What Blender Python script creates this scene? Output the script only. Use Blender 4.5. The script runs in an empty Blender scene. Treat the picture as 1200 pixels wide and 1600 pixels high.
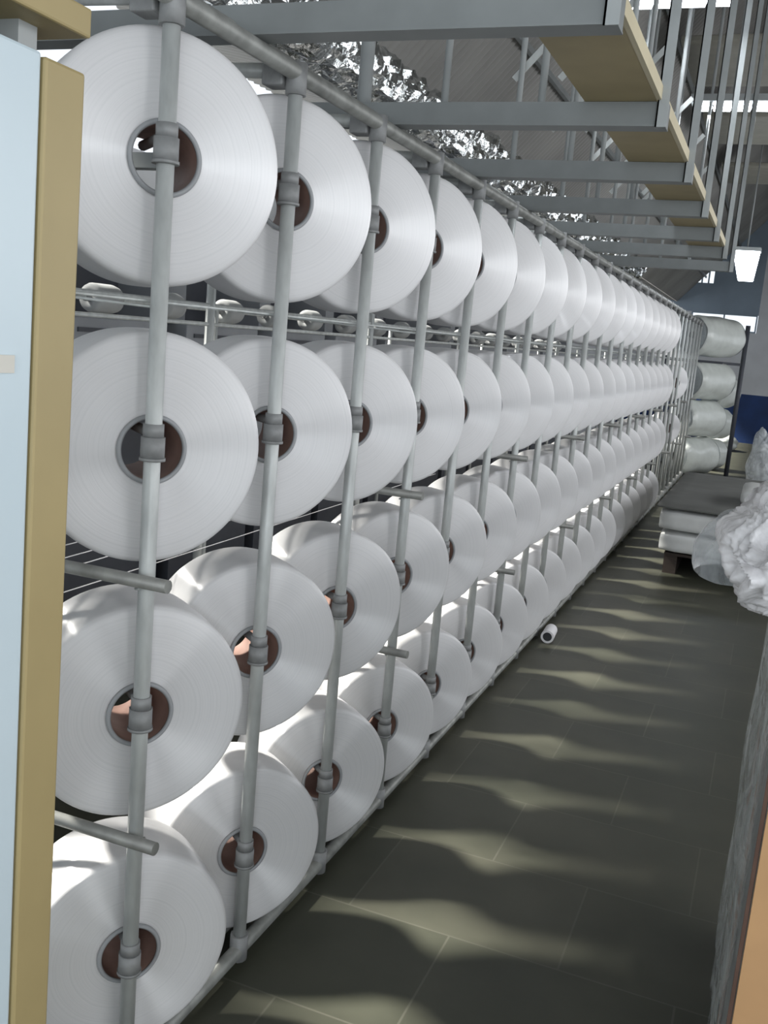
import bpy, bmesh, math, random
from mathutils import Vector, Matrix, noise
R = math.radians
PI = math.pi
random.seed(7)
scn = bpy.context.scene
COL = scn.collection

# ------------------------------------------------------------------ camera
CAM_Z = 1.6515
cam_d = bpy.data.cameras.new('camera')
cam = bpy.data.objects.new('camera', cam_d)
COL.objects.link(cam)
yaw, pitch, roll = 0.3650, 0.1783, 0.0882
fw = Vector((-math.sin(yaw)*math.cos(pitch), math.cos(yaw)*math.cos(pitch), -math.sin(pitch)))
r0 = Vector((math.cos(yaw), math.sin(yaw), 0))
u0 = r0.cross(fw)
rr = r0*math.cos(roll) + u0*math.sin(roll)
uu = -r0*math.sin(roll) + u0*math.cos(roll)
m = Matrix((rr, uu, -fw)).transposed().to_4x4()
m.translation = Vector((0, 0, CAM_Z))
cam.matrix_world = m
cam_d.sensor_fit = 'VERTICAL'
cam_d.sensor_height = 24.0
cam_d.lens = 24.0*1529.4/1600.0
cam_d.clip_start = 0.05
cam_d.clip_end = 200
scn.camera = cam

# ------------------------------------------------------------------ colour management, world, sun, window daylight
scn.view_settings.view_transform = 'Standard'
scn.view_settings.look = 'None'
scn.view_settings.gamma = 1
scn.view_settings.exposure = 0.2
scn.view_settings.use_curve_mapping = False

world = bpy.data.worlds.new('world')
scn.world = world
world.use_nodes = True
bg = world.node_tree.nodes['Background']
bg.inputs['Color'].default_value = (0.86, 0.93, 1.0, 1)
bg.inputs['Strength'].default_value = 1.1

def lamp(name, kind, loc, direction, energy, color=(1, 1, 1), **kw):
    d = bpy.data.lights.new(name, kind)
    d.energy = energy
    d.color = color
    for k, v in kw.items():
        setattr(d, k, v)
    o = bpy.data.objects.new(name, d)
    COL.objects.link(o)
    o.location = loc
    o.rotation_euler = Vector(direction).to_track_quat('-Z', 'Y').to_euler()
    return o

SUN_EL = R(47)
lamp('sun', 'SUN', (-8, -2, 9), (math.cos(SUN_EL), 0.17*math.cos(SUN_EL), -math.sin(SUN_EL)), 13.5, (1.0, 0.97, 0.90), angle=R(6))
# daylight through the long right-hand window band
lamp('window_daylight_right', 'AREA', (3.0, 7.0, 2.25), (-1, 0.0, -0.12), 165, (1.0, 0.99, 1.0), shape='RECTANGLE', size=17, size_y=1.3)
# soft fill light added on the unseen side behind the camera
lamp('camera_side_fill', 'AREA', (0.9, -2.6, 1.9), (-0.35, 1, -0.02), 60, (0.90, 0.96, 1.0), shape='RECTANGLE', size=3.0, size_y=2.2)

# ------------------------------------------------------------------ materials
def new_mat(name):
    mt = bpy.data.materials.new(name)
    mt.use_nodes = True
    nt = mt.node_tree
    return mt, nt, nt.nodes['Principled BSDF']

def mat(name, col, rough=0.5, metal=0.0, var=0.12, scale=8.0, bump=0.0, bscale=40.0, stretch=None, **kw):
    mt, nt, b = new_mat(name)
    N, L = nt.nodes, nt.links
    tc = N.new('ShaderNodeTexCoord')
    mp = N.new('ShaderNodeMapping')
    L.new(tc.outputs['Object'], mp.inputs['Vector'])
    if stretch:
        mp.inputs['Scale'].default_value = stretch
    no = N.new('ShaderNodeTexNoise')
    no.inputs['Scale'].default_value = scale
    no.inputs['Detail'].default_value = 5
    L.new(mp.outputs['Vector'], no.inputs['Vector'])
    cr = N.new('ShaderNodeValToRGB')
    cr.color_ramp.elements[0].position = 0.3
    cr.color_ramp.elements[1].position = 0.7
    cr.color_ramp.elements[0].color = tuple(c*(1-var) for c in col) + (1,)
    cr.color_ramp.elements[1].color = tuple(min(1, c*(1+var)) for c in col) + (1,)
    L.new(no.outputs['Fac'], cr.inputs['Fac'])
    L.new(cr.outputs['Color'], b.inputs['Base Color'])
    b.inputs['Roughness'].default_value = rough
    b.inputs['Metallic'].default_value = metal
    if bump:
        n2 = N.new('ShaderNodeTexNoise')
        n2.inputs['Scale'].default_value = bscale
        n2.inputs['Detail'].default_value = 4
        L.new(mp.outputs['Vector'], n2.inputs['Vector'])
        bp = N.new('ShaderNodeBump')
        bp.inputs['Strength'].default_value = bump
        bp.inputs['Distance'].default_value = 0.01
        L.new(n2.outputs['Fac'], bp.inputs['Height'])
        L.new(bp.outputs['Normal'], b.inputs['Normal'])
    for k, v in kw.items():
        b.inputs[k].default_value = v
    return mt

def emis(name, col, s):
    mt, nt, b = new_mat(name)
    b.inputs['Base Color'].default_value = col + (1,)
    b.inputs['Emission Color'].default_value = col + (1,)
    b.inputs['Emission Strength'].default_value = s
    return mt

def yarn_mat():
    # white yarn wound in fine concentric layers; sheen runs across the windings
    mt, nt, b = new_mat('wound_white_yarn')
    N, L = nt.nodes, nt.links
    tc = N.new('ShaderNodeTexCoord')
    sx = N.new('ShaderNodeSeparateXYZ')
    L.new(tc.outputs['Object'], sx.inputs['Vector'])
    cx = N.new('ShaderNodeCombineXYZ')
    L.new(sx.outputs['Y'], cx.inputs['Y'])
    L.new(sx.outputs['Z'], cx.inputs['Z'])
    ln = N.new('ShaderNodeVectorMath'); ln.operation = 'LENGTH'
    L.new(cx.outputs['Vector'], ln.inputs[0])
    # rings as 1-D noise over the radius, slightly wandering
    wob = N.new('ShaderNodeTexNoise'); wob.inputs['Scale'].default_value = 5
    L.new(tc.outputs['Object'], wob.inputs['Vector'])
    ma = N.new('ShaderNodeMath'); ma.operation = 'MULTIPLY_ADD'
    ma.inputs[1].default_value = 0.010
    L.new(wob.outputs['Fac'], ma.inputs[0]); L.new(ln.outputs['Value'], ma.inputs[2])
    oi = N.new('ShaderNodeObjectInfo')
    ad = N.new('ShaderNodeMath'); ad.operation = 'ADD'
    L.new(ma.outputs['Value'], ad.inputs[0]); L.new(oi.outputs['Random'], ad.inputs[1])
    n1 = N.new('ShaderNodeTexNoise'); n1.noise_dimensions = '1D'
    n1.inputs['Scale'].default_value = 210; n1.inputs['Detail'].default_value = 4
    n1.inputs['Roughness'].default_value = 0.7
    L.new(ad.outputs['Value'], n1.inputs['W'])
    cr = N.new('ShaderNodeValToRGB')
    cr.color_ramp.elements[0].position = 0.28; cr.color_ramp.elements[0].color = (0.60, 0.60, 0.605, 1)
    cr.color_ramp.elements[1].position = 0.55; cr.color_ramp.elements[1].color = (0.66, 0.655, 0.66, 1)
    L.new(n1.outputs['Fac'], cr.inputs['Fac'])
    L.new(cr.outputs['Color'], b.inputs['Base Color'])
    bp = N.new('ShaderNodeBump'); bp.inputs['Strength'].default_value = 0.22
    bp.inputs['Distance'].default_value = 0.002
    L.new(n1.outputs['Fac'], bp.inputs['Height']); L.new(bp.outputs['Normal'], b.inputs['Normal'])
    tg = N.new('ShaderNodeTangent'); tg.direction_type = 'RADIAL'; tg.axis = 'X'
    L.new(tg.outputs['Tangent'], b.inputs['Tangent'])
    b.inputs['Roughness'].default_value = 0.5
    b.inputs['Specular IOR Level'].default_value = 0.4
    ga = N.new('ShaderNodeBsdfAnisotropic')
    ga.inputs['Color'].default_value = (.88, .88, .88, 1)
    ga.inputs['Roughness'].default_value = .36
    ga.inputs['Anisotropy'].default_value = .8
    L.new(tg.outputs['Tangent'], ga.inputs['Tangent'])
    mxs = N.new('ShaderNodeMixShader'); mxs.inputs['Fac'].default_value = .16
    L.new(b.outputs['BSDF'], mxs.inputs[1]); L.new(ga.outputs['BSDF'], mxs.inputs[2])
    L.new(mxs.outputs['Shader'], N['Material Output'].inputs['Surface'])
    return mt

def floor_mat():
    mt, nt, b = new_mat('polished_stone_slabs')
    N, L = nt.nodes, nt.links
    tc = N.new('ShaderNodeTexCoord')
    mp = N.new('ShaderNodeMapping')
    mp.inputs['Location'].default_value = (0.64+0.62*8-0.012, -2.455+0.46*20, 0)
    L.new(tc.outputs['Object'], mp.inputs['Vector'])
    br = N.new('ShaderNodeTexBrick')
    br.offset = 0.5; br.offset_frequency = 2
    br.inputs['Scale'].default_value = 1
    br.inputs['Brick Width'].default_value = 0.62
    br.inputs['Row Height'].default_value = 0.46
    br.inputs['Mortar Size'].default_value = 0.0035
    br.inputs['Mortar Smooth'].default_value = 0.4
    br.inputs['Color1'].default_value = (0.052, 0.054, 0.040, 1)
    br.inputs['Color2'].default_value = (0.066, 0.066, 0.050, 1)
    br.inputs['Mortar'].default_value = (0.088, 0.087, 0.070, 1)
    L.new(mp.outputs['Vector'], br.inputs['Vector'])
    no = N.new('ShaderNodeTexNoise'); no.inputs['Scale'].default_value = 3; no.inputs['Detail'].default_value = 8
    L.new(tc.outputs['Object'], no.inputs['Vector'])
    cr = N.new('ShaderNodeValToRGB')
    cr.color_ramp.elements[0].position = .3; cr.color_ramp.elements[0].color = (.78, .80, .76, 1)
    cr.color_ramp.elements[1].position = .7; cr.color_ramp.elements[1].color = (1.15, 1.13, 1.1, 1)
    L.new(no.outputs['Fac'], cr.inputs['Fac'])
    mx = N.new('ShaderNodeMix'); mx.data_type = 'RGBA'; mx.blend_type = 'MULTIPLY'
    mx.inputs[0].default_value = 1
    L.new(br.outputs['Color'], mx.inputs[6]); L.new(cr.outputs['Color'], mx.inputs[7])
    L.new(mx.outputs[2], b.inputs['Base Color'])
    b.inputs['Roughness'].default_value = 0.45
    b.inputs['Specular IOR Level'].default_value = 0.35
    bp = N.new('ShaderNodeBump'); bp.inputs['Strength'].default_value = .15; bp.inputs['Distance'].default_value = .004
    L.new(no.outputs['Fac'], bp.inputs['Height']); L.new(bp.outputs['Normal'], b.inputs['Normal'])
    return mt

def plastic_mat(name, col, alpha, rough=0.25, bump=0.5, bscale=14):
    mt, nt, b = new_mat(name)
    N, L = nt.nodes, nt.links
    tc = N.new('ShaderNodeTexCoord')
    no = N.new('ShaderNodeTexNoise'); no.inputs['Scale'].default_value = bscale; no.inputs['Detail'].default_value = 5
    no.inputs['Distortion'].default_value = 1.2
    L.new(tc.outputs['Object'], no.inputs['Vector'])
    bp = N.new('ShaderNodeBump'); bp.inputs['Strength'].default_value = bump; bp.inputs['Distance'].default_value = .02
    L.new(no.outputs['Fac'], bp.inputs['Height']); L.new(bp.outputs['Normal'], b.inputs['Normal'])
    cr = N.new('ShaderNodeMapRange')
    cr.inputs['From Min'].default_value = .35; cr.inputs['From Max'].default_value = .65
    cr.inputs['To Min'].default_value = max(0, alpha-.22); cr.inputs['To Max'].default_value = min(1, alpha+.22)
    L.new(no.outputs['Fac'], cr.inputs['Value'])
    L.new(cr.outputs['Result'], b.inputs['Alpha'])
    b.inputs['Base Color'].default_value = col + (1,)
    b.inputs['Roughness'].default_value = rough
    b.inputs['Specular IOR Level'].default_value = .6
    return mt

M_YARN = yarn_mat()
M_TUBE = mat('cardboard_tube', (0.30, 0.185, 0.15), 0.6, var=.15, scale=20)
M_RIM = mat('tube_rim_grey', (0.30, 0.31, 0.32), 0.5, var=.1)
M_GALV = mat('galvanised_pipe', (0.50, 0.52, 0.51), 0.45, metal=0.25, var=.16, scale=30, stretch=(1, 1, .35))
M_COLLAR = mat('dull_cast_collar', (0.27, 0.275, 0.275), 0.6, metal=.2, var=.15, scale=40)
M_RAIL = mat('weathered_steel_rail', (0.27, 0.275, 0.26), 0.5, metal=.35, var=.25, scale=18)
M_BEAM = mat('grey_painted_steel', (0.20, 0.215, 0.215), 0.5, var=.12, scale=6)
M_HANG = mat('light_grey_painted_steel', (0.34, 0.36, 0.36), 0.5, var=.12, scale=6)
M_TRAY = mat('yellow_beige_paint', (0.36, 0.29, 0.15), 0.55, var=.10, scale=5)
M_TRAYEDGE = mat('lit_edge_beige', (0.60, 0.53, 0.36), 0.5, var=.06, scale=5)  # paler than the board: light on the side edge put into the colour
M_TRAYP = mat('pale_panel_paint', (0.34, 0.33, 0.28), 0.6, var=.08)
M_BOB = mat('grey_white_thread', (0.36, 0.37, 0.37), 0.8, var=.1)
M_BEIGE = mat('olive_beige_paint', (0.36, 0.285, 0.135), 0.5, var=.05, scale=6)
M_CAB = mat('pale_blue_grey_enamel', (0.54, 0.635, 0.68), 0.35, var=.03, scale=3)
M_PAPER = mat('paper_tag', (0.62, 0.60, 0.54), 0.7, var=.05)
M_DARK = mat('hollow_shade', (0.035, 0.037, 0.04), 0.7)  # near-black that stands in for shade inside hollows
M_MACH = mat('machine_blue_grey', (0.27, 0.285, 0.31), 0.55, var=.1, scale=4)
M_MACHD = mat('machine_dark', (0.06, 0.065, 0.08), 0.6)
M_ROOF = mat('corrugated_roof_sheet', (0.27, 0.265, 0.25), 0.6, metal=.15, var=.2, scale=1.2)
M_FOIL = mat('crumpled_foil', (0.72, 0.74, 0.74), 0.16, metal=1.0, var=.1, bump=1.0, bscale=22)
M_WALLC = mat('whitewashed_wall', (0.72, 0.73, 0.76), 0.8, var=.08, scale=2)
M_BLUE = mat('blue_wall_paint', (0.012, 0.045, 0.17), 0.6, var=.3, scale=2)
M_GABLE = mat('dark_blue_grey_sheeting', (0.30, 0.37, 0.45), 0.6, var=.1, scale=2)
M_WRAP = mat('polythene_wrapped_fabric', (0.66, 0.69, 0.66), 0.22, var=.06, bump=.5, bscale=12)
M_ROLLEND = mat('fabric_roll_end', (0.36, 0.39, 0.40), 0.75, var=.08, scale=30)
M_SLAB = mat('white_padded_bundle', (0.60, 0.61, 0.60), 0.7, var=.08, scale=6, bump=.3, bscale=8)
M_GCLOTH = mat('grey_cover_sheet', (0.115, 0.118, 0.11), 0.75, var=.15, scale=3, bump=.4, bscale=5)
M_WOOD = mat('dark_pallet_wood', (0.045, 0.032, 0.025), 0.7, var=.3, scale=14, stretch=(1, 6, 6))
M_CARD = mat('orange_brown_board', (0.52, 0.30, 0.14), 0.6, var=.10, scale=5)
M_CARDE = mat('pinkish_board_edge', (0.42, 0.25, 0.19), 0.7, var=.1)
M_BAG = plastic_mat('white_polythene', (0.95, 0.93, 0.94), 0.95, bump=.7, bscale=9)
M_BAGT = plastic_mat('thin_clear_polythene', (0.72, 0.76, 0.78), 0.45, bump=.4, bscale=7)
M_DRAPE = plastic_mat('draped_polythene', (0.62, 0.65, 0.64), 0.55, bump=.8, bscale=12)
M_WHITE = mat('white_cone_tube', (0.80, 0.79, 0.80), 0.5, var=.03)
M_GLOW = emis('fluorescent_glow', (0.88, 0.94, 1.0), 9)
M_FLOOR = floor_mat()
mt, nt, b = new_mat('window_glass')
b.inputs['Base Color'].default_value = (.9, .95, 1, 1)
b.inputs['Alpha'].default_value = .03
b.inputs['Roughness'].default_value = .05
M_GLASS = mt

# ------------------------------------------------------------------ mesh helpers
class MB:
    def __init__(s):
        s.bm = bmesh.new()
    def box(s, lo, hi, rot=None, piv=(0, 0, 0)):
        vs = []
        for x in (lo[0], hi[0]):
            for y in (lo[1], hi[1]):
                for z in (lo[2], hi[2]):
                    v = Vector((x, y, z))
                    if rot is not None:
                        v = rot @ (v-Vector(piv)) + Vector(piv)
                    vs.append(s.bm.verts.new(v))
        for f in ((0, 1, 3, 2), (4, 6, 7, 5), (0, 4, 5, 1), (2, 3, 7, 6), (0, 2, 6, 4), (1, 5, 7, 3)):
            s.bm.faces.new([vs[i] for i in f])
        return s
    def tube(s, a, b, r, seg=16, r2=None, cap=True):
        a, b = Vector(a), Vector(b)
        d = (b-a).normalized()
        t = Vector((0, 0, 1)) if abs(d.z) < .9 else Vector((1, 0, 0))
        u = d.cross(t).normalized(); w = d.cross(u)
        A, B = [], []
        for i in range(seg):
            an = 2*PI*i/seg
            o = u*math.cos(an) + w*math.sin(an)
            A.append(s.bm.verts.new(a+o*r)); B.append(s.bm.verts.new(b+o*(r if r2 is None else r2)))
        for i in range(seg):
            f = s.bm.faces.new((A[i], A[(i+1) % seg], B[(i+1) % seg], B[i])); f.smooth = True
        if cap:
            s.bm.faces.new(A[::-1]); s.bm.faces.new(B)
        return s
    def bar(s, a, b, w, h):
        # rectangular bar from a to b, w sideways, h upwards
        a, b = Vector(a), Vector(b)
        d = (b-a).normalized()
        t = Vector((0, 0, 1)) if abs(d.z) < .9 else Vector((0, 1, 0))
        u = d.cross(t).normalized()*w/2; v = d.cross(u.normalized()).normalized()*h/2
        q = [[s.bm.verts.new(p+u*i+v*j) for i, j in ((-1, -1), (1, -1), (1, 1), (-1, 1))] for p in (a, b)]
        for i in range(4):
            s.bm.faces.new((q[0][i], q[0][(i+1) % 4], q[1][(i+1) % 4], q[1][i]))
        s.bm.faces.new(q[0][::-1]); s.bm.faces.new(q[1])
        return s
    def lathe(s, prof, seg=64, closed=False):
        # profile [(x, r)] turned about the local x axis
        rings = []
        for x, r in prof:
            if r < 1e-6:
                rings.append([s.bm.verts.new((x, 0, 0))]*seg)
            else:
                rings.append([s.bm.verts.new((x, r*math.cos(2*PI*i/seg), r*math.sin(2*PI*i/seg))) for i in range(seg)])
        pr = list(zip(rings, rings[1:]))
        if closed:
            pr.append((rings[-1], rings[0]))
        for A, B in pr:
            for i in range(seg):
                j = (i+1) % seg
                vs = []
                for v in (A[i], A[j], B[j], B[i]):
                    if v not in vs:
                        vs.append(v)
                if len(vs) > 2:
                    f = s.bm.faces.new(vs); f.smooth = True
        return s
    def grid(s, fn, nu, nv, closeu=False):
        V = [[s.bm.verts.new(fn(i/(nu if closeu else nu-1), j/(nv-1))) for j in range(nv)] for i in range(nu)]
        for i in range(nu if closeu else nu-1):
            for j in range(nv-1):
                k = (i+1) % nu
                f = s.bm.faces.new((V[i][j], V[k][j], V[k][j+1], V[i][j+1])); f.smooth = True
        return s
    def build(s, name, material, parent=None, bevel=0, auto=None):
        bmesh.ops.recalc_face_normals(s.bm, faces=s.bm.faces)
        if bevel:
            bmesh.ops.bevel(s.bm, geom=list(s.bm.edges), offset=bevel, segments=2, affect='EDGES', profile=.5)
        me = bpy.data.meshes.new(name)
        s.bm.to_mesh(me); s.bm.free()
        if auto:
            me.set_sharp_from_angle(angle=auto)
        me.materials.append(material)
        o = bpy.data.objects.new(name, me)
        COL.objects.link(o)
        if parent is not None:
            o.parent = parent
        return o

def pad(name, x0, x1, y0, y1, z0, z1, material, parent=None, rnd=.05, seed=0, amp=.012):
    mb = MB().box((x0, y0, z0), (x1, y1, z1))
    bmesh.ops.subdivide_edges(mb.bm, edges=list(mb.bm.edges), cuts=10, use_grid_fill=True)
    c = Vector(((x0+x1)/2, (y0+y1)/2, (z0+z1)/2)); h = Vector(((x1-x0)/2, (y1-y0)/2, (z1-z0)/2))
    for v in mb.bm.verts:
        d = v.co-c
        q = Vector([max(-(h[i]-rnd), min(h[i]-rnd, d[i])) for i in range(3)])
        e = d-q
        if e.length > 1e-6:
            e = e.normalized()*rnd
        v.co = c+q+e+Vector((0, 0, 1))*amp*noise.noise(v.co*4+Vector((seed, 0, 0)))
        v.co.y += amp*noise.noise(v.co*3+Vector((0, seed, 3)))
    for f in mb.bm.faces: f.smooth = True
    o = mb.build(name, material, parent)
    return o
def tag(o, label, cat, group=None, kind=None):
    o['label'] = label; o['category'] = cat
    if group: o['group'] = group
    if kind: o['kind'] = kind
    return o

def struct(o):
    o['kind'] = 'structure'
    return o

def empty(name, loc=(0, 0, 0), rot=(0, 0, 0)):
    o = bpy.data.objects.new(name, None)
    COL.objects.link(o)
    o.location = loc; o.rotation_euler = rot
    return o

def copy_tree(o, parent=None):
    c = o.copy(); COL.objects.link(c)
    if parent is not None:
        c.parent = parent
    for ch in list(o.children):
        copy_tree(ch, c)
    return c

ORD = ['first', 'second', 'third', 'fourth', 'fifth', 'sixth', 'seventh', 'eighth', 'ninth', 'tenth', 'eleventh', 'twelfth',
       'thirteenth', 'fourteenth', 'fifteenth', 'sixteenth', 'seventeenth', 'eighteenth', 'nineteenth', 'twentieth']

# ------------------------------------------------------------------ the hall
Y0, Y1 = -3.0, 23.0
struct(MB().box((-6, Y0, -.1), (6, Y1+.3, 0)).build('floor', M_FLOOR))
# left wall: low, with a band of daylight between its top and the eave
struct(MB().box((-3.45, Y0, 0), (-3.3, Y1, 2.50)).build('wall_left', M_WALLC))
# right wall with a long window band
w = MB()
w.box((3.2, Y0, 0), (3.35, Y1, 1.2)).box((3.2, Y0, 3.0), (3.35, Y1, 3.6))
for k in range(9):
    y = Y0+.0+k*3.2
    w.box((3.2, y, 1.2), (3.35, y+.25, 3.0))
struct(w.build('wall_right', M_WALLC))
# back wall: blue dado, whitewash, dark sheeting above, with openings
YB = 23.0
bw = empty('wall_back', (0, YB, 0)); struct(bw)
MB().box((-6, 0, 0), (6, .15, 1.06)).build('blue_dado', M_BLUE, bw)
mw = MB()
mw.box((-6, 0, 1.06), (6, .15, 2.38)).box((-.56, 0, 2.38), (6, .15, 4.3)).box((-6, 0, 2.38), (-1.95, .15, 2.76))
mw.build('whitewashed_band', M_WALLC, bw)
mg = MB()
mg.box((-6, 0, 2.76), (-2.1, .15, 8)).box((-2.1, 0, 2.76), (-.56, .15, 3.35)).box((-2.1, 0, 3.97), (-.56, .15, 8))
mg.box((-1.55, 0, 3.35), (-.56, .15, 3.97)).box((-.56, 0, 4.3), (6, .15, 8))
mg.build('dark_sheeting', M_GABLE, bw)
# back windows
def window(name, x0, x1, z0, z1, nm):
    r = empty(name, (0, YB, 0)); struct(r)
    f = MB()
    t = .03
    f.box((x0, -.02, z0), (x1, .05, z0+t)).box((x0, -.02, z1-t), (x1, .05, z1)).box((x0, -.02, z0+t), (x0+t, .05, z1-t)).box((x1-t, -.02, z0+t), (x1, .05, z1-t))
    for k in range(1, nm):
        x = x0+(x1-x0)*k/nm
        f.box((x-.015, -.02, z0+t), (x+.015, .05, z1-t))
    f.build('window_frame', M_GABLE, r)
    MB().box((x0+t, .02, z0+t), (x1-t, .03, z1-t)).build('pane', M_GLASS, r)
window('window_1', -1.95, -.57, 2.38, 2.76, 2)
window('window_2', -2.1, -1.55, 3.35, 3.97, 4)

# corrugated roof: steep slope rising to the right, return slopes either side
def corrugated(pa, pb, y0, y1, pitch=.078, amp=.011, seg=6):
    mb = MB()
    pa, pb = Vector(pa), Vector(pb)
    d = (pb-pa).normalized(); nrm = Vector((-d.z, 0, d.x))
    n = int((y1-y0)/pitch*seg)
    prev = None
    for i in range(n+1):
        y = y0+(y1-y0)*i/n
        o = nrm*amp*math.sin(2*PI*i/seg)
        cur = (mb.bm.verts.new(pa+o+Vector((0, y, 0))), mb.bm.verts.new(pb+o+Vector((0, y, 0))))
        if prev:
            f = mb.bm.faces.new((prev[0], cur[0], cur[1], prev[1])); f.smooth = True
        prev = cur
    return mb
SL = math.tan(R(48))
rx0, rz0, rx1 = -2.3, 2.95, .4
rz1 = rz0+(rx1-rx0)*SL
struct(corrugated((rx0, 0, rz0), (rx1, 0, rz1), Y0, YB).build('ceiling', M_ROOF))
struct(corrugated((rx1, 0, rz1), (3.35, 0, 3.55), Y0, YB).build('ceiling', M_ROOF))
struct(corrugated((-3.35, 0, 3.16), (rx0, 0, rz0), Y0, YB).build('ceiling', M_ROOF))

# purlins under the slope
for k in range(4):
    x = -1.75+k*.62
    z = rz0+(x-rx0)*SL-.10
    o = MB().box((x-.015, Y0, z+.02), (x+.015, YB, z+.06)).build('roof_purlin', M_BEAM)
    tag(o, 'long grey steel purlin under the corrugated roof, %s one up from the foil glint strip' % ORD[k], 'purlin', 'roof purlins')

# ------------------------------------------------------------------ creel
A = 1.088          # post plane x = -A
PY0, S = 1.5785, .486
ZROW = [1.938, 1.392, .843, .2963]
TH = .6851
HT = 2.207
NP = 28
XR = -1.86         # rear frame plane
creel = empty('yarn_creel', (-A, PY0, 0))
tag(creel, 'long galvanised pipe creel frame holding four rows of white yarn packages', 'creel')
def cp(name, mb, material, parent=creel, **kw):
    return mb.build(name, material, parent, **kw)
for i in range(NP):
    p = MB().tube((0, 0, .02), (0, 0, HT), .0165, 16 if i < 8 else 8)
    po = cp('post', p, M_GALV)
    po.location = (0, i*S, 0)
    if i < 19:
        for z in ZROW:
            c = MB()
            c.tube((0, 0, z-.012), (0, 0, z+.030), .0235, 16).tube((0, 0, z+.030), (0, 0, z+.055), .0205, 16)
            c.tube((0, 0, z-.016), (0, 0, z-.010), .0255, 16)
            # short spindle arm reaching back into the tube
            n = Vector((math.cos(TH), -math.sin(TH), 0))
            c.tube((0, 0, z+.035), Vector((0, 0, z+.035))-n*.16, .010, 10)
            c.bm.verts.ensure_lookup_table()
            cc = c.build('spindle_collar', M_COLLAR, po)
    # T fitting at top and clamp at the bottom
    MB().tube((0, 0, HT-.048), (0, 0, HT+.02), .0235, 12).build('top_fitting', M_COLLAR, po)
    MB().tube((0, 0, .015), (0, 0, .085), .0235, 12).build('foot_clamp', M_COLLAR, po)
YL = (NP-1)*S
cp('top_rail', MB().tube((0, -2.2, HT), (0, YL+.3, HT), .019, 14), M_RAIL)
cp('top_rail', MB().tube((-.05, -2.2, HT+.035), (-.05, YL+.3, HT+.035), .014, 12), M_RAIL)
cp('bottom_rail', MB().tube((0, -2.2, .040), (0, YL+.3, .040), .019, 14), M_RAIL)
cp('bottom_rail', MB().tube((-.09, -2.2, .030), (-.09, YL+.3, .030), .016, 12), M_RAIL)
for i in range(NP):
    cp('short_cross_tube', MB().tube((-.04, i*S, HT+.005), (-.36, i*S, HT+.012), .017, 12), M_GALV)
    cp('cross_fitting', MB().box((-.075, i*S-.026, HT-.03), (-.022, i*S+.026, HT+.032)), M_COLLAR, bevel=.004)
for i in range(0, NP, 3):
    for z in (1.143, .598):
        cp('cross_arm', MB().tube((.07, i*S-.03, z), (XR+A, i*S-.03, z), .0135, 12), M_RAIL)
        t = MB()
        for q in range(12):
            a1, a2 = 2*PI*q/12, 2*PI*(q+1)/12
            t.tube((.021*math.cos(a1), .021*math.sin(a1), z-.018+.006*math.cos(a1)), (.021*math.cos(a2), .021*math.sin(a2), z-.018+.006*math.cos(a2)), .0025, 6)
        o = cp('clamp_wire', t, M_GALV); o.location = (0, i*S, 0)
    cp('rear_post', MB().tube((XR+A, i*S-.03, 0), (XR+A, i*S-.03, HT), .0165, 12), M_GALV)
    cp('tie_wire', MB().tube((.0, i*S, 1.665), (XR+A, i*S+.02, 1.69), .003, 6), M_GALV)
for z in (1.70, 1.635):
    cp('rear_rail', MB().tube((XR+A, -2, z), (XR+A, YL, z), .007, 10), M_GALV)
cp('rear_rail', MB().tube((XR+A, -2, HT), (XR+A, YL, HT), .0165, 10), M_GALV)
cp('guide_wire', MB().tube((-.03, -1, 1.676), (-.03, YL, 1.676), .0028, 8), M_GALV)

# yarn ends running between the rows at the near end
YE = ((.6, 1.135, 4.5, 1.14), (.6, 1.105, 4.5, 1.12), (.6, 1.07, 4.5, 1.10), (.6, 1.04, 4.5, 1.08), (.6, .99, 4.5, 1.01))
g = MB()
for k, (ya, za, yb, zb) in enumerate(YE):
    g.tube((-1.47+A, ya-PY0, za), (-1.47+A, yb-PY0, zb), .0013, 5)
yo = g.build('yarn_ends', M_WHITE); yo.location = (-A, PY0, 0)
tag(yo, 'thin white yarn ends stretched behind the gap under the second row', 'yarn', None, 'stuff')

# one yarn package: wound body and core tube
T, RP, RH = .19, .229, .067
def package():
    r = empty('yarn_package')
    prof = [(-.001, RH-.002), (.001, .09), (.003, .13), (.003, .18), (0, RP-.012), (-.003, RP-.005), (-.010, RP-.0005), (-.02, RP+.001),
            (-T*.5, RP+.003), (-T+.02, RP+.001), (-T+.008, RP-.001), (-T+.002, RP-.006), (-T, RP-.012), (-T, .15), (-T, RH-.002)]
    MB().lathe(prof, 96, closed=True).build('wound_yarn', M_YARN, r, auto=R(50))
    tp = [(.004, RH-.006), (.006, RH-.004), (.006, RH), (.003, RH+.001), (-T-.003, RH+.001), (-T-.012, RH), (-T-.012, RH-.005), (-T, RH-.007)]
    ct = MB().lathe(tp, 64, closed=True).build('core_tube', M_TUBE, r, auto=R(40))
    MB().lathe([(.0055, RH-.0065), (.0085, RH-.004), (.0085, RH), (.004, RH+.003), (.002, RH+.003), (.002, RH-.0065)], 64, closed=True).build('rim', M_RIM, ct)
    return r
ROWN = ['top', 'second', 'third', 'bottom']
proto = package()
first = True
NEAR = {}
def place_package(row, i, label, dR=0):
    global first
    o = proto if first else copy_tree(proto)
    first = False
    o.location = (-A-.026, PY0+i*S+.034, ZROW[row])
    # local +x = face normal (cos TH, -sin TH, 0)
    o.rotation_euler = (random.random()*6.28*0, 0, -TH)
    sc = 1.0+dR
    o.scale = (1, sc, sc)
    tag(o, label, 'yarn package', 'white yarn packages on the creel')
    return o
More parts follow.
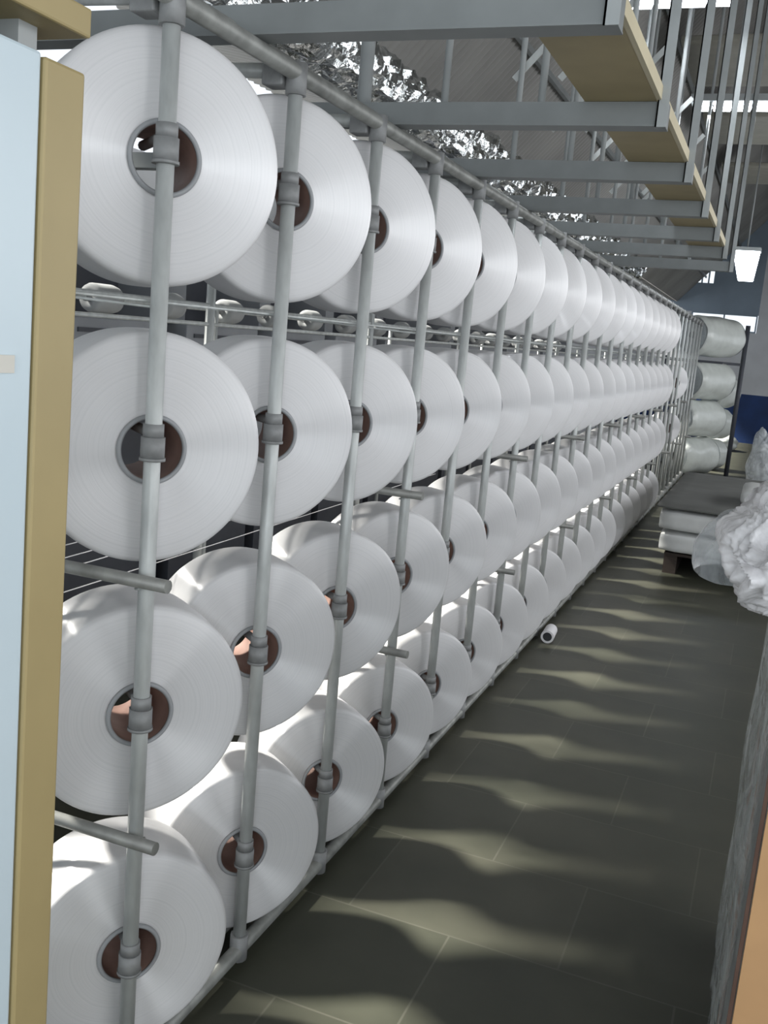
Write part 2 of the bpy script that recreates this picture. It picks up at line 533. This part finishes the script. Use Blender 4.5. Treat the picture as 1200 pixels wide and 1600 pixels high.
for row in range(4):
    for i in range(19):
        pos = ('nearest' if i == 0 else ORD[i]+' from the near end')
        lab = 'white yarn package in the %s row of the creel, %s%s' % (ROWN[row], 'the one ' if i == 0 else '', pos)
        if row == 3 and i == 18:
            lab = 'white yarn package at the far end of the bottom row of the creel'
        dr = random.uniform(-.004, .005)+(.012 if row == 0 else 0)
        if row == 3: dr -= .02
        place_package(row, i, lab, dr)
for row, i, d in ((1, 22, -.1), (2, 22, -.2)):
    place_package(row, i, 'small white yarn package alone past the far end of the %s row' % ROWN[row], d)

# ------------------------------------------------------------------ behind the creel: winding machine and its small bobbins
y = .6
k = 0
while y < 14:
    r = empty('winding_machine', (-2.75, y, 0))
    MB().box((-.22, 0, 0), (.14, .74, 1.30)).build('lower_body', M_MACHD, r)
    MB().box((-.10, .03, 1.30), (.16, .71, 1.62)).build('control_panel', M_MACH, r, bevel=.006)
    MB().box((-.20, -.02, 1.62), (.10, .10, 2.30)).build('upright', M_MACH, r)
    q = MB()
    for z in (1.37, 1.45, 1.56):
        q.box((.158, .09, z), (.166, .62, z+.018))
    q.build('panel_slot', M_MACHD, r)
    MB().box((-.2, .10, 1.62), (-.14, .74, 2.1)).build('backboard', M_MACHD, r)
    tag(r, 'grey winding machine section behind the creel, %s from the near end' % ORD[k], 'machine', 'winding machine sections behind the creel')
    k += 1
    y += .84
bob = empty('bobbin')
MB().lathe([(0, .012), (0, .045), (.012, .050), (.10, .050), (.125, .044), (.14, .030), (.14, .012)], 24, closed=True).build('wound_thread', M_BOB, bob)
MB().lathe([(-.02, .008), (-.02, .013), (.16, .013), (.16, .008)], 12, closed=True).build('spindle', M_COLLAR, bob)
for k in range(20):
    o = bob if k == 0 else copy_tree(bob)
    o.location = (-2.2, 2.36+k*.42+random.uniform(-.03, .03), 1.69)
    o.rotation_euler = (0, 0, PI/2+random.uniform(-.1, .1))
    tag(o, 'small white bobbin on the rail behind the creel, %s from the near end' % ORD[k], 'bobbin', 'small bobbins behind the creel')
br = empty('bobbin_rail', (-2.2, 0, 0))
MB().tube((0, -1, 1.69), (0, 14, 1.69), .006, 8).build('rod', M_GALV, br)
for k in range(8):
    MB().tube((0, k*2.0-.4, 0), (0, k*2.0-.4, 1.69), .012, 8).build('stand', M_GALV, br)
tag(br, 'thin steel rod on stands carrying small bobbins behind the creel', 'rail')

# ------------------------------------------------------------------ overhead beams, hangers, tray, trusses, foil glint strip
YBM, SBM, ZBM = 1.882, .788, 2.256
for k in range(0, 7):
    y = YBM+k*SBM
    r = empty('overhead_beam', (0, y, 0))
    MB().box((-3.0, -.025, ZBM-.028), (-.35, .025, ZBM+.028)).build('beam', M_BEAM, r)
    MB().box((-3.0, -.032, ZBM-.032), (-.35, .032, ZBM-.028)).build('lower_flange', M_BEAM, r)
    tag(r, 'grey steel beam crossing above the creel, %s from the camera' % ORD[k], 'beam', 'overhead cross beams')
    if k > 6:
        continue
    h = MB().box((-.375, y-.037, ZBM-.035), (-.347, y-.033, 4.6)).box((-.375, y-.037, ZBM-.035), (-.371, y-.0325, 4.6))
    o = h.build('hanger_bar', M_HANG)
    tag(o, 'light grey angle iron hanger at the right end of the %s overhead beam' % ORD[k], 'hanger', 'hangers of the overhead beams')
tr = empty('overhead_tray', (0, 0, 0))
for k in range(5):
    ya = YBM+k*SBM+.004; yb = YBM+(k+1)*SBM-.004
    MB().box((-.560, ya, ZBM+.029), (-.378, yb, ZBM+.039)).build('tray_board', M_TRAY, tr)
    MB().box((-.3785, ya+.03, ZBM+.029), (-.366, yb-.03, ZBM+.062)).build('tray_edge', M_TRAYEDGE, tr)
tag(tr, 'yellow beige board tray running along above the overhead beams', 'tray')

# struts rising from the beams
STR = [[], [-1.19, -.95, -.68], [-.96, -.76, -.60], [-.95, -.80, -.66]] + [[-1.0, -.8, -.62]]*8
SIDE = ['left', 'middle', 'right']
for k in range(1, 7):
    y = YBM+k*SBM
    for q, x in enumerate(STR[k]):
        zt = min(rz0+(x-rx0)*SL-.03, 4.3)
        rad = .020 if (k == 1 and q == 0) else .010
        o = MB().tube((x, y, ZBM+.02), (x, y+.01, zt), rad, 10).build('roof_strut', M_HANG)
        tag(o, '%s of three grey upright pipes on the %s overhead beam' % (SIDE[q], ORD[k]), 'strut', 'upright pipes above the beams')
        if q:
            x2 = x-.10
            o = MB().bar((x2-.13, y+.02, ZBM+.30), (x2+.16, y+.02, ZBM+.62), .006, .022).build('roof_glint_bar', M_GALV)  # bar added to imitate a bright glint on the roof sheets
            tag(o, 'added diagonal roof glint bar beside the %s pipe of the %s overhead beam' % (SIDE[q], ORD[k]), 'glint bar', 'diagonal glint bars above the beams')

# lattice girders running over the aisle
for gi, (gx, z0, z1, gap) in enumerate(((-.10, 3.05, 4.5, .9), (-.02, 2.75, 4.9, 1.3))):
    r = empty('lattice_girder', (gx, 0, 0))
    MB().bar((0, 2, z0), (0, 22.5, z0), .03, .03).build('bottom_chord', M_HANG, r)
    MB().bar((0, 2, z1), (0, 22.5, z1), .03, .03).build('top_chord', M_HANG, r)
    y = 2.6
    while y < 20:
        MB().bar((0, y, z0), (0, y+gap/2, z1), .022, .022).build('web', M_HANG, r)
        MB().bar((0, y+gap/2, z1), (0, y+gap, z0), .022, .022).build('web', M_HANG, r)
        y += gap
    tag(r, ('shallow' if gi == 0 else 'deep')+' grey lattice girder running lengthwise over the aisle', 'girder', 'lattice girders')
# pale ventilation duct crossing to the right
for k, (y, z) in enumerate(((7.9, 3.95), (10.2, 3.95), (13.2, 4.05))):
    o = pad('roof_panel', -1.02, 2.8, y, y+1.25, z, z+.06, M_TRAYP, rnd=.02, amp=0)
    tag(o, 'pale beige panel hung high over the aisle, %s from the camera' % ORD[k], 'panel', 'pale panels over the aisle')

# crumpled foil strip added to imitate sun glints along the eave
def glint_strip(u, v):
    a = 2*PI*u; yy = -1+v*15.5
    p = Vector((math.cos(a), yy*4, math.sin(a)))
    n = noise.noise(p*1.6)*.05+noise.noise(p*4+Vector((3, 1, 2)))*.03
    r = (.13+n)*min(1, max(0.001, min(v, 1-v)*60))
    return Vector((-2.02+r*math.cos(a), yy+noise.noise(p*3)*.02, 2.86+r*math.sin(a)))
fd = MB().grid(glint_strip, 28, 900, closeu=True).build('eave_glint_strip', M_FOIL)
for f in fd.data.polygons: f.use_smooth = False
tag(fd, 'crumpled silver foil strip imitating sun glints along the low edge of the roof', 'glint_strip')

# fluorescent fixtures and the high lamp
for k, (x, y, z) in enumerate(((-.64, 4.76, 3.2), (-.5, 6.65, 3.2))):
    r = empty('ceiling_light', (x, y, z))
    MB().box((-.24, -.07, .03), (.24, .07, .07)).build('housing', M_HANG, r)
    for q in range(4):
        MB().lathe([(0, .0), (.004, .022), (.10, .024), (.11, 0)], 12).build('lamp_tube', M_GLOW, r).location = (-.22+q*.115, 0, .005)
    MB().tube((0, 0, .07), (0, 0, 1.3), .006, 6).build('hanging_rod', M_HANG, r)
    tag(r, 'bright white strip light %s' % ('at the top edge of the picture' if k == 0 else 'above the far aisle, of four glowing lengths'), 'light', 'strip lights over the aisle')
    lamp('strip_glow', 'AREA', (x, y, z-.05), (0, 0, -1), 5, (.9, .95, 1), shape='RECTANGLE', size=.5, size_y=.12)
r = empty('bay_lamp', (-.497, 12.0, 2.6))
mb = MB()
vs = [mb.bm.verts.new(p) for p in ((-.07, -.05, 0), (.09, -.05, 0), (.09, .05, 0), (-.07, .05, 0), (-.165, -.11, .32), (.12, -.11, .32), (.12, .11, .32), (-.165, .11, .32))]
for f in ((0, 1, 2, 3), (4, 5, 6, 7), (0, 1, 5, 4), (1, 2, 6, 5), (2, 3, 7, 6), (3, 0, 4, 7)):
    mb.bm.faces.new([vs[i] for i in f])
mb.build('diffuser', M_GLOW, r, bevel=.008)
MB().box((-.175, -.12, .32), (.13, .12, .36)).build('cap', M_HANG, r)
MB().tube((-.02, 0, .36), (-.02, 0, 1.6), .008, 8).build('hanging_rod', M_HANG, r)
tag(r, 'bright tapered white lamp hanging over the far aisle', 'lamp')
lamp('bay_lamp_glow', 'POINT', (-.5, 11.7, 2.5), (0, 0, -1), 8, (.88, .94, 1), shadow_soft_size=.2)

# ------------------------------------------------------------------ big wrapped rolls and rack past the creel
def roll(x, y, z, L, r, ang, label):
    o = empty('fabric_roll', (x, y, z), (0, 0, PI/2-ang))
    seedv = Vector((x*3, y, z*5))
    def body(u, v):
        a = 2*PI*u
        n = noise.noise(Vector((math.cos(a)*1.5, math.sin(a)*1.5, v*3))+seedv)*.02
        sag = 1-.12*max(0, abs(v-.5)*2-.85)/.15
        rad = (r+n)*sag
        return Vector((v*L, rad*math.cos(a), rad*math.sin(a)))
    MB().grid(body, 40, 24, closeu=True).build('wrapping', M_WRAP, o)
    MB().lathe([(.004, .05), (-.006, .10), (-.006, r*.7), (.012, r*.9), (.03, r*.85)], 40).build('roll_end', M_ROLLEND, o)
    MB().lathe([(-.015, .035), (-.015, .05), (.2, .05), (.2, .035)], 24, closed=True).build('core_tube', M_DARK, o)
    MB().lathe([(L-.004, .0), (L-.004, r*.9)], 40).build('roll_back', M_ROLLEND, o)
    tag(o, label, 'fabric roll', 'plastic wrapped fabric rolls past the creel')
    return o
RA = R(33)
pts = [(-1.22, 2.04, .29, .92), (-1.18, 1.40, .27, .78), (-1.24, .84, .27, .80), (-1.26, .28, .275, .80)]
nm = ['topmost of the near stack past the creel', 'second from the top of the near stack', 'third from the top of the near stack', 'lowest of the near stack, on the floor']
for (x, z, rd, L), t in zip(pts, nm):
    roll(x, 15.0, z, L, rd, RA, 'big polythene wrapped roll, '+t)
for z, t in ((1.22, 'upper'), (.73, 'middle'), (.24, 'lowest')):
    roll(-.93+(z-1.2)*.06, 16.2, z, .5, .235, RA, 'short fabric roll behind the near stack, the %s one' % t)
rk = empty('roll_rack', (0, 15, 0))
MB().tube((-.50, .65, 0), (-.50, .65, 2.25), .035, 10).build('upright', M_MACHD, rk)
MB().tube((-1.55, -.12, 0), (-1.55, -.12, 1.72), .035, 10).build('upright', M_MACHD, rk)
MB().bar((-1.55, .35, 1.675), (-.50, .65, 1.675), .04, .04).build('shelf_bar', M_MACHD, rk)
MB().bar((-1.55, .0, 1.675), (-.75, .0, 1.675), .03, .03).build('shelf_bar', M_MACHD, rk)
tag(rk, 'dark steel rack holding the topmost wrapped roll', 'rack')

# things by the back wall
def blob(name, loc, size, material, label, cat, amp=.25, seed=0, flat=True):
    def f(u, v):
        a = 2*PI*u; b_ = PI*v
        p = Vector((math.sin(b_)*math.cos(a), math.sin(b_)*math.sin(a), math.cos(b_)))
        q = p*(1+amp*noise.noise(p*1.7+Vector((seed, 0, 0)))+amp*.5*noise.noise(p*4+Vector((seed, 5, 0))))
        z = q.z*size[2]
        if flat: z = max(z, -size[2]*.9)
        return Vector((q.x*size[0], q.y*size[1], z+size[2]*.9))
    o = MB().grid(f, 36, 24, closeu=True).build(name, material)
    o.location = loc
    tag(o, label, cat)
    return o
blob('sack', (-.93, 20.5, 0), (.42, .35, .17), M_WRAP, 'low pale sack lying on the floor before the blue wall', 'sack', seed=3)
blob('draped_bundle', (-.03, 13.4, .12), (.16, .2, .40), M_BAGT, 'pale plastic draped bundle at the far right edge of the aisle', 'bundle', amp=.35, seed=9)
tb = empty('trolley_base', (-.03, 13.4, 0))
MB().box((-.17, -.2, .07), (.17, .2, .12)).build('deck', M_MACHD, tb)
for sx in (-1, 1):
    for sy in (-1, 1):
        MB().tube((sx*.13-.015, sy*.15, .035), (sx*.13+.015, sy*.15, .035), .035, 12).build('wheel', M_MACHD, tb)
tag(tb, 'small dark trolley under the pale draped bundle', 'trolley')

# ------------------------------------------------------------------ pallet stack in the aisle
pl = empty('pallet', (0, 7.85, 0))
for k in range(5):
    MB().box((-.62, k*.45, .150), (.72, k*.45+.28, .170)).build('deck_board', M_WOOD, pl)
for x in (-.62, .0, .62):
    MB().box((x, .03, 0), (x+.10, 2.2, .150)).build('runner', M_WOOD, pl)
tag(pl, 'dark wooden pallet in the aisle under the white padded bundles', 'pallet')
for k, (z0, z1) in enumerate(((.178, .338), (.345, .515))):
    o = pad('padded_bundle', -.70+.02*(1-k), .80, 7.78, 10.4, z0, z1, M_SLAB, seed=k*5, amp=.006)
    tag(o, 'flat white padded bundle on the pallet, the %s one' % ('lower' if k == 0 else 'upper'), 'bundle', 'white bundles on the pallet')
o = pad('cover_sheet', -.72, .82, 7.76, 10.45, .525, .55, M_GCLOTH, rnd=.012, seed=11, amp=.008)
tag(o, 'dark grey cover sheet spread over the stacked white bundles', 'cover sheet')
o = pad('padded_bundle', -.13, .6, 8.2, 8.9, .565, .70, M_SLAB, seed=31)
tag(o, 'short white bundle lying on top of the grey cover sheet at right', 'bundle', 'white bundles on the pallet')

# small tube on the floor
r = empty('thread_tube', (-1.0, 5.40, .038), (0, 0, R(94)))
MB().lathe([(0, .026), (0, .0375), (.16, .036), (.16, .026)], 32, closed=True).build('tube_wall', M_WHITE, r, auto=R(40))
MB().lathe([(.003, .0), (.003, .0258)], 32).build('tube_hole_shade', M_DARK, r)  # flat dark disc painted in as the shade inside the tube
tag(r, 'small white tube lying on the dark floor beside the creel', 'tube')

# ------------------------------------------------------------------ left foreground cabinet
cb = empty('machine_cabinet', (-.8, .920, 0), (R(-.9), 0, 0))
PT = (.850, 1.572, .895, 1.592)
def cbox(lo, hi):
    return MB().box((lo[0]+.8, lo[1]-.955, lo[2]), (hi[0]+.8, hi[1]-.955, hi[2]))
cbox((-1.02, -.4, .0), (-.802, .926, 1.925)).build('enamel_panel', M_CAB, cb, bevel=.004)
cbox((-1.02, .930, .0), (-.800, .998, 1.922)).build('beige_edge_post', M_BEIGE, cb, bevel=.004)
cbox((-.8015, PT[0], PT[1]), (-.7990, PT[2], PT[3])).build('paper_tag', M_PAPER, cb)
cbox((-.97, .93, 1.93), (-.84, .96, 1.965)).build('grey_bracket', M_HANG, cb)
cbox((-.93, -.4, 1.962), (-.80, 1.005, 1.995)).build('beige_lintel', M_BEIGE, cb, bevel=.003)
cbox((-1.0, -.4, 1.925), (-.88, .90, 1.962)).build('hollow_shade', M_DARK, cb)  # solid dark box put in for the shade under the lintel
tag(cb, 'tall pale blue cabinet panel with beige edge post in the left foreground', 'cabinet')

# ------------------------------------------------------------------ right foreground board stack with polythene
bs = empty('board_crate', (.10, 1.72, 0))
MB().box((-.006, -.0, .0), (.55, .022, 1.12)).build('front_board', M_CARD, bs)
MB().box((.0, .03, .0), (.55, 1.16, 1.12)).build('crate_body', M_SLAB, bs)
for k in range(3):
    MB().box((-.008, .15+k*.42, 0), (-.001, .165+k*.42, 1.1)).build('edge_strip', M_CARDE, bs)
tag(bs, 'tall orange brown boarded crate in the right foreground', 'crate')
def drape(u, v):
    y = .04+u*1.22
    z = .02+v*1.12
    n = noise.noise(Vector((y*3, z*2.2, 1)))*.05+noise.noise(Vector((y*9, z*4, 4)))*.018
    x = -.016-abs(n)*.35-.004*(1+math.sin(y*30))
    return Vector((x, y+.03*noise.noise(Vector((z*5, y, 7))), z))
dr = MB().grid(drape, 70, 60).build('polythene_sheet', M_DRAPE)
dr.location = (.10, 1.70, 0)
tag(dr, 'cloudy polythene sheet draped down the side of the orange brown crate', 'plastic sheet')
def bag(u, v):
    a = 2*PI*u; b_ = PI*v
    p = Vector((math.sin(b_)*math.cos(a), math.sin(b_)*math.sin(a), math.cos(b_)))
    n = .22*noise.noise(p*1.8+Vector((4, 1, 0)))
    wv = noise.noise_vector(p*2.2)*.55
    pw = p+wv
    rg = abs(noise.noise(Vector((pw.x*1.6, pw.y*4.5, pw.z*1.8))+Vector((0, 2, 9))))*2
    rg2 = abs(noise.noise(Vector((pw.x*4, pw.y*13, pw.z*4.5))+Vector((7, 2, 1))))*2
    rg3 = abs(noise.noise(Vector((pw.x*11, pw.y*9, pw.z*24))))*2
    q = p*(1.12+n-.20*rg-.035*rg2-.010*rg3)
    return Vector((q.x*.17, q.y*.25, max(q.z*.155, -.135)))
bo = MB().grid(bag, 220, 150, closeu=True).build('polythene_bag', M_BAG)
bo.location = (.125, 2.30, 1.26)
tag(bo, 'crumpled white polythene bag heaped on top of the crate', 'plastic bag')
def bag2(u, v):
    a = 2*PI*u; b_ = PI*v*.62
    p = Vector((math.sin(b_)*math.cos(a), math.sin(b_)*math.sin(a), math.cos(b_)))
    q = p*(1+.08*noise.noise(p*2.5+Vector((1, 1, 5))))
    return Vector((q.x*.15, q.y*.16, q.z*.13))
b2 = MB().grid(bag2, 60, 30, closeu=True).build('thin_polythene_bag', M_BAGT)
b2.location = (.02, 2.48, 1.20)
tag(b2, 'thin see-through polythene bag bulging left of the white bag', 'plastic bag')
